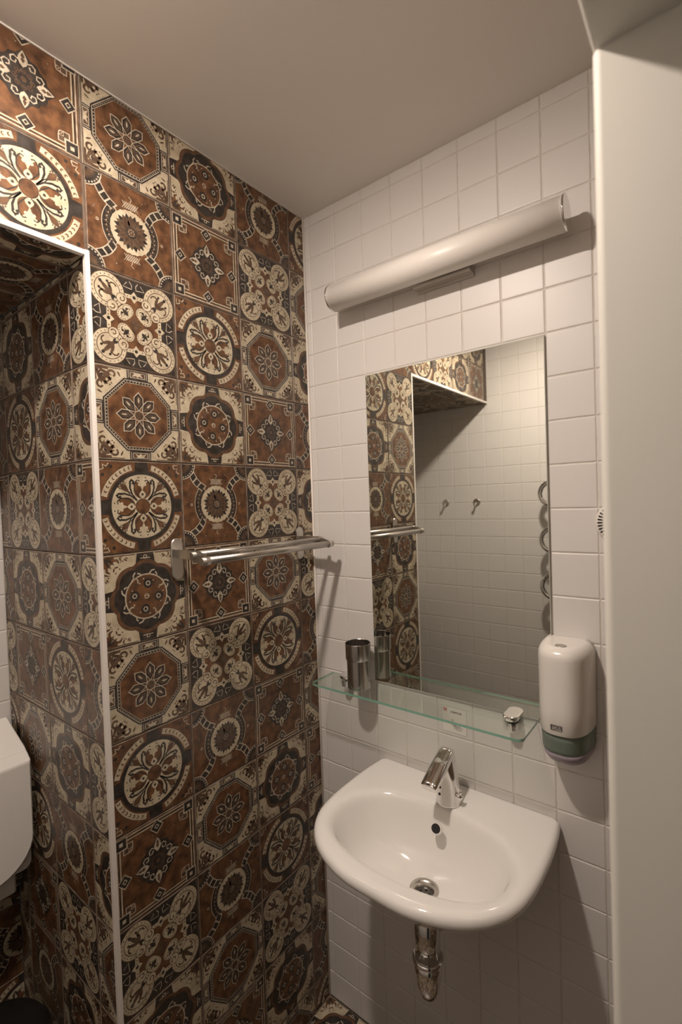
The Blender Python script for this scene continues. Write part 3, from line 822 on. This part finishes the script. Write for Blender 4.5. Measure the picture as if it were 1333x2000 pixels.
# overflow opening on the back slope of the bowl
n0 = Vector((0, -.86, .51)).normalized()
oc = Vector((BX+.004, -.1475, .8155))
e1 = Vector((1, 0, 0)); e2 = n0.cross(e1).normalized()
b = MB()
for rad, mm, off in ((.0135, 1, .0012), (.0112, 0, .0018)):
    k = len(b.v)
    b.face([oc+n0*off+e1*rad*cos(a)+e2*rad*.9*sin(a) for a in [2*pi*i/28 for i in range(28)]], mm)
b.loft([[oc-n0*.004+e1*.0145*cos(a)+e2*.0132*sin(a) for a in [2*pi*i/28 for i in range(28)]], [oc+n0*.0012+e1*.0135*cos(a)+e2*.0122*sin(a) for a in [2*pi*i/28 for i in range(28)]]], 1)
b.build('overflow_opening', [M_HOLE, M_CERAMIC], t)

# ------------------------------------------------------------------ faucet
fx, fy = .4790, -.0800
t = thing('faucet', 'chrome sensor faucet with slanting spout on the basin deck', 'faucet', (fx, fy, .846))
b = MB()
L = []
for z, rx_, ry_, dy, dx in ((.8465, .0265, .0265, 0, 0), (.849, .0262, .0262, 0, 0), (.87, .0245, .0245, .001, -.0005), (.90, .0215, .0220, .002, -.001), (.93, .0185, .0200, .003, -.002), (.957, .0160, .019, .004, -.003), (.966, .0145, .017, .004, -.003)):
    L.append([(fx+dx+1.17*rx_*cos(a), fy+dy+1.13*ry_*sin(a), z) for a in [2*pi*i/40 for i in range(40)]])
b.loft(L, cap0=True, cap1=True); body = b.build('body', M_CHROME, t)
b = MB()
A = Vector((fx-.0025, fy+.012, .9700)); B = Vector((fx-.0065, -.1680, .9180)); d = (B-A).normalized()
side = Vector((1, 0, 0)); side = (side-d*side.dot(d)).normalized(); up = side.cross(d).normalized()
if up.z < 0: up = -up
L = []
for q, wd, th in ((0, .010, .005), (.03, .0135, .008), (.12, .0172, .011), (.5, .0180, .0115), (.9, .0178, .0105), (.985, .0172, .0095), (1, .016, .008)):
    c0 = A.lerp(B, q)
    wd *= 1.16; th *= 1.15
    L.append([c0+side*wd*math.copysign(abs(cos(a))**.75, cos(a))+up*th*math.copysign(abs(sin(a))**.75, sin(a)) for a in [2*pi*i/32 for i in range(32)]])
b.loft(L, cap0=True, cap1=True); b.build('spout', M_CHROME, t)
for (z, dd) in ((.888, .0262), (.872, .0282)):
    ang = math.radians(-112)
    c0 = Vector((fx-.001+dd*cos(ang), fy+.0015+dd*sin(ang), z)); nv = Vector((cos(ang), sin(ang), .12)).normalized(); s1 = nv.cross(Vector((0, 0, 1))).normalized(); s2 = nv.cross(s1)
    b = MB(); b.loft([[c0-nv*.001+s1*.0034*cos(a)+s2*.0034*sin(a) for a in [2*pi*i/16 for i in range(16)]], [c0+nv*.0006+s1*.0032*cos(a)+s2*.0032*sin(a) for a in [2*pi*i/16 for i in range(16)]]], cap0=True, cap1=True)
    b.build('sensor', M_HOLE, t)
b = MB(); b.tube([(fx+.016, fy-.003, .870), (fx+.031, fy-.006, .871), (fx+.038, fy-.008, .868)], [.008, .0078, .005], seg=16)
b.tube([(fx+.033, fy-.006, .872), (fx+.036, fy-.007, .888)], [.003, .0025], seg=10); b.build('temperature_knob', M_CHROME, t)

# ------------------------------------------------------------------ drain trap under the basin
px_, py_ = BX+.008, -.212
t = thing('drain_trap', 'chrome bottle trap hanging below the basin', 'drain trap', (px_, py_, .70))
b = MB(); b.lathe((px_, py_, .545), [(.0285, 0), (.0285, .146)], seg=32); b.build('tailpipe', M_CHROME, t)
b = MB(); b.lathe((px_, py_, .556), [(.029, 0), (.0338, .002), (.0345, .006), (.0338, .010), (.029, .012)], seg=36); b.build('collar', M_CHROME, t)
b = MB(); b.lathe((px_, py_, .556), [(.0310, 0), (.0305, -.015), (.0285, -.04), (.0250, -.060), (.019, -.076), (.011, -.085), (.003, -.087)], seg=36); b.build('cup', M_CHROME, t)

# ------------------------------------------------------------------ towel rail on the patterned wall
t = thing('towel_rail', 'brushed steel double-bar towel rail on the patterned wall', 'towel rail', (0, -.28, 1.465))
for y in (-.4925, -.0700):
    b = MB(); w2 = .0155; L0 = []
    for i in range(25):
        a = 2*pi*i/24
        L0.append((0, y+w2*cos(a), 1.465+(.033 if sin(a) >= 0 else -.033)+w2*sin(a)))
    L0 = L0[:-1]
    b.loft([[(.0012, p[1], p[2]) for p in L0], [(.0055, p[1], p[2]) for p in L0], [(.0070, y+(p[1]-y)*.9, 1.465+(p[2]-1.465)*.97) for p in L0]], cap0=True, cap1=True)
    o = b.build('mount_plate', M_STEEL, t); md = o.modifiers.new('es', 'EDGE_SPLIT'); md.split_angle = math.radians(30)
    sg = 1
    b = MB(); pr = []
    for i in range(13): a = pi*i/12-pi/2; pr.append((.118+.0105*cos(a), 1.465+.0105*sin(a)))
    pr += [(.084, 1.4865), (.006, 1.4865), (.006, 1.468), (.060, 1.466)]
    b.loft([[(x, y-.0045, z) for x, z in pr], [(x, y+.0045, z) for x, z in pr]], cap0=True, cap1=True, smooth=False)
    b.build('arm', M_STEEL, t)
for x, z, rad in ((.118, 1.465, .0088), (.082, 1.4775, .0070)):
    b = MB(); b.tube([(x, -.507, z), (x, -.0545, z)], rad, seg=24); b.build('bar', M_STEEL, t)

# ------------------------------------------------------------------ round vent beside the door frame
vx, vz = .8470, 1.5235
t = thing('wall_vent', 'round white vent cover with black radial slots, half hidden by the door frame', 'vent', (vx, 0, vz))
b = MB(); b.lathe((vx, 0, vz), [(.0455, -.0008), (.0455, -.004), (.0435, -.007), (.030, -.0085), (.004, -.009)], seg=48, axis='y'); b.build('cover', M_PLAST2, t)
b = MB()
for i in range(36):
    a = 2*pi*i/36; c_, s_ = cos(a), sin(a); w3 = .0016
    q = [(.0300, w3*.8), (.0410, w3), (.0410, -w3), (.0300, -w3*.8)]
    b.face([(vx+p*c_-k*s_, -.0090+(.0006 if p > .035 else 0), vz+p*s_+k*c_) for p, k in q])
b.build('slots', M_HOLE, t)

# ------------------------------------------------------------------ things on the opposite wall (seen in the mirror)
WY = -1.515
hook = thing('coat_hook', 'round chrome coat hook reflected in the mirror, the one nearer the tiled niche corner', 'hook', (-.266, WY, 1.552), 'coat hooks on the far wall')
b = MB(); b.lathe((-.266, WY, 1.556), [(.021, .0006), (.021, .003), (.019, .005)], seg=32, axis='y'); b.build('plate', M_STEEL, hook)
b = MB(); b.tube([(-.266, WY+.004, 1.552), (-.266, WY+.018, 1.548), (-.266, WY+.026, 1.537), (-.266, WY+.031, 1.540), (-.266, WY+.032, 1.549)], [.0055, .005, .005, .005, .006], seg=14); b.build('hook', M_CHROME, hook)
hk2 = hook.copy(); COL.objects.link(hk2); hk2.location = (-.076, WY, 1.552)
hk2['label'] = 'round chrome coat hook reflected in the mirror, the one nearer the towel warmer'
for ch in list(hook.children):
    c_ = ch.copy(); COL.objects.link(c_); c_.parent = hk2
t = thing('towel_warmer', 'chrome serpentine towel warmer reflected at the right edge of the mirror', 'towel warmer', (.55, WY, 1.355))
ty = WY+.075; path = []
zs = [1.650, 1.532, 1.414, 1.297, 1.178, 1.060]
path.append((.86, ty, zs[0]))
for i in range(6):
    left = (i % 2 == 0)
    if i == 5: path.append((.86, ty, zs[5])); break
    zc = (zs[i]+zs[i+1])/2; rad = (zs[i]-zs[i+1])/2; cx = .352 if left else .70
    for k in range(13):
        a = pi/2+pi*k/12 if left else pi/2-pi*k/12
        path.append((cx+rad*cos(a), ty, zc+rad*sin(a)))
b = MB(); b.tube(path, .0125, seg=16); b.build('coil', M_CHROME, t)
for z in (zs[1]-.0, zs[4]):
    b = MB(); b.tube([(.60, WY+.001, z), (.60, ty, z)], .006, seg=12); b.lathe((.60, WY, z), [(.018, .0006), (.018, .005)], seg=24, axis='y'); b.build('bracket', M_CHROME, t)

# ------------------------------------------------------------------ things in the niche
t = thing('cistern_box', 'white plastic cistern box with sloping top, in the niche at the left edge', 'cistern', (-.556, -.88, .82))
y0, y1 = -.6825, -1.06
def csec(x, zt, zb, rc, ya, yb_):
    L = []
    for (cy_, cz_, a0) in ((yb_+rc, zb+rc, 180), (ya-rc, zb+rc, 270), (ya-.004, zt-.004, 0), (yb_+.004, zt-.004, 90)):
        rr2 = rc if a0 >= 180 else .004
        for k in range(9):
            a = math.radians(a0+90*k/8)
            L.append((x, cy_+rr2*cos(a), cz_+rr2*sin(a)))
    return L
b = MB()
b.loft([csec(-.5555, 1.022, .660, .02, y0, y1), csec(-.43, .976, .660, .02, y0, y1), csec(-.417, .970, .663, .02, y0-.001, y1+.001)], cap0=True, cap1=True, smooth=False)
b.build('tank', M_PLAST, t, bevel=.002)
b = MB()
b.loft([csec(-.4165, .969, .667, .095, y0-.0005, y1+.0005), csec(-.393, .956, .669, .095, y0-.001, y1+.001), csec(-.386, .946, .676, .093, y0-.006, y1+.006)], cap0=True, cap1=True, smooth=False)
b.build('front_cover', M_PLAST, t, bevel=.002)
b = MB(); b.box((-.54, -.80, .60), (-.44, -.712, .664)); b.build('outlet', M_PLAST2, t, bevel=.008)
t = thing('waste_bin', 'black round waste bin on the niche floor in deep shadow', 'bin', (-.31, -.815, 0))
b = MB(); b.lathe((-.31, -.815, 0), [(.095, .0005), (.10, .01), (.112, .34), (.112, .35)], seg=40); b.build('body', M_BLACK, t)
b = MB(); b.lathe((-.31, -.815, .351), [(.115, 0), (.115, .012), (.105, .028), (.07, .040), (.02, .045)], seg=40); b.build('lid', M_BLACK, t)
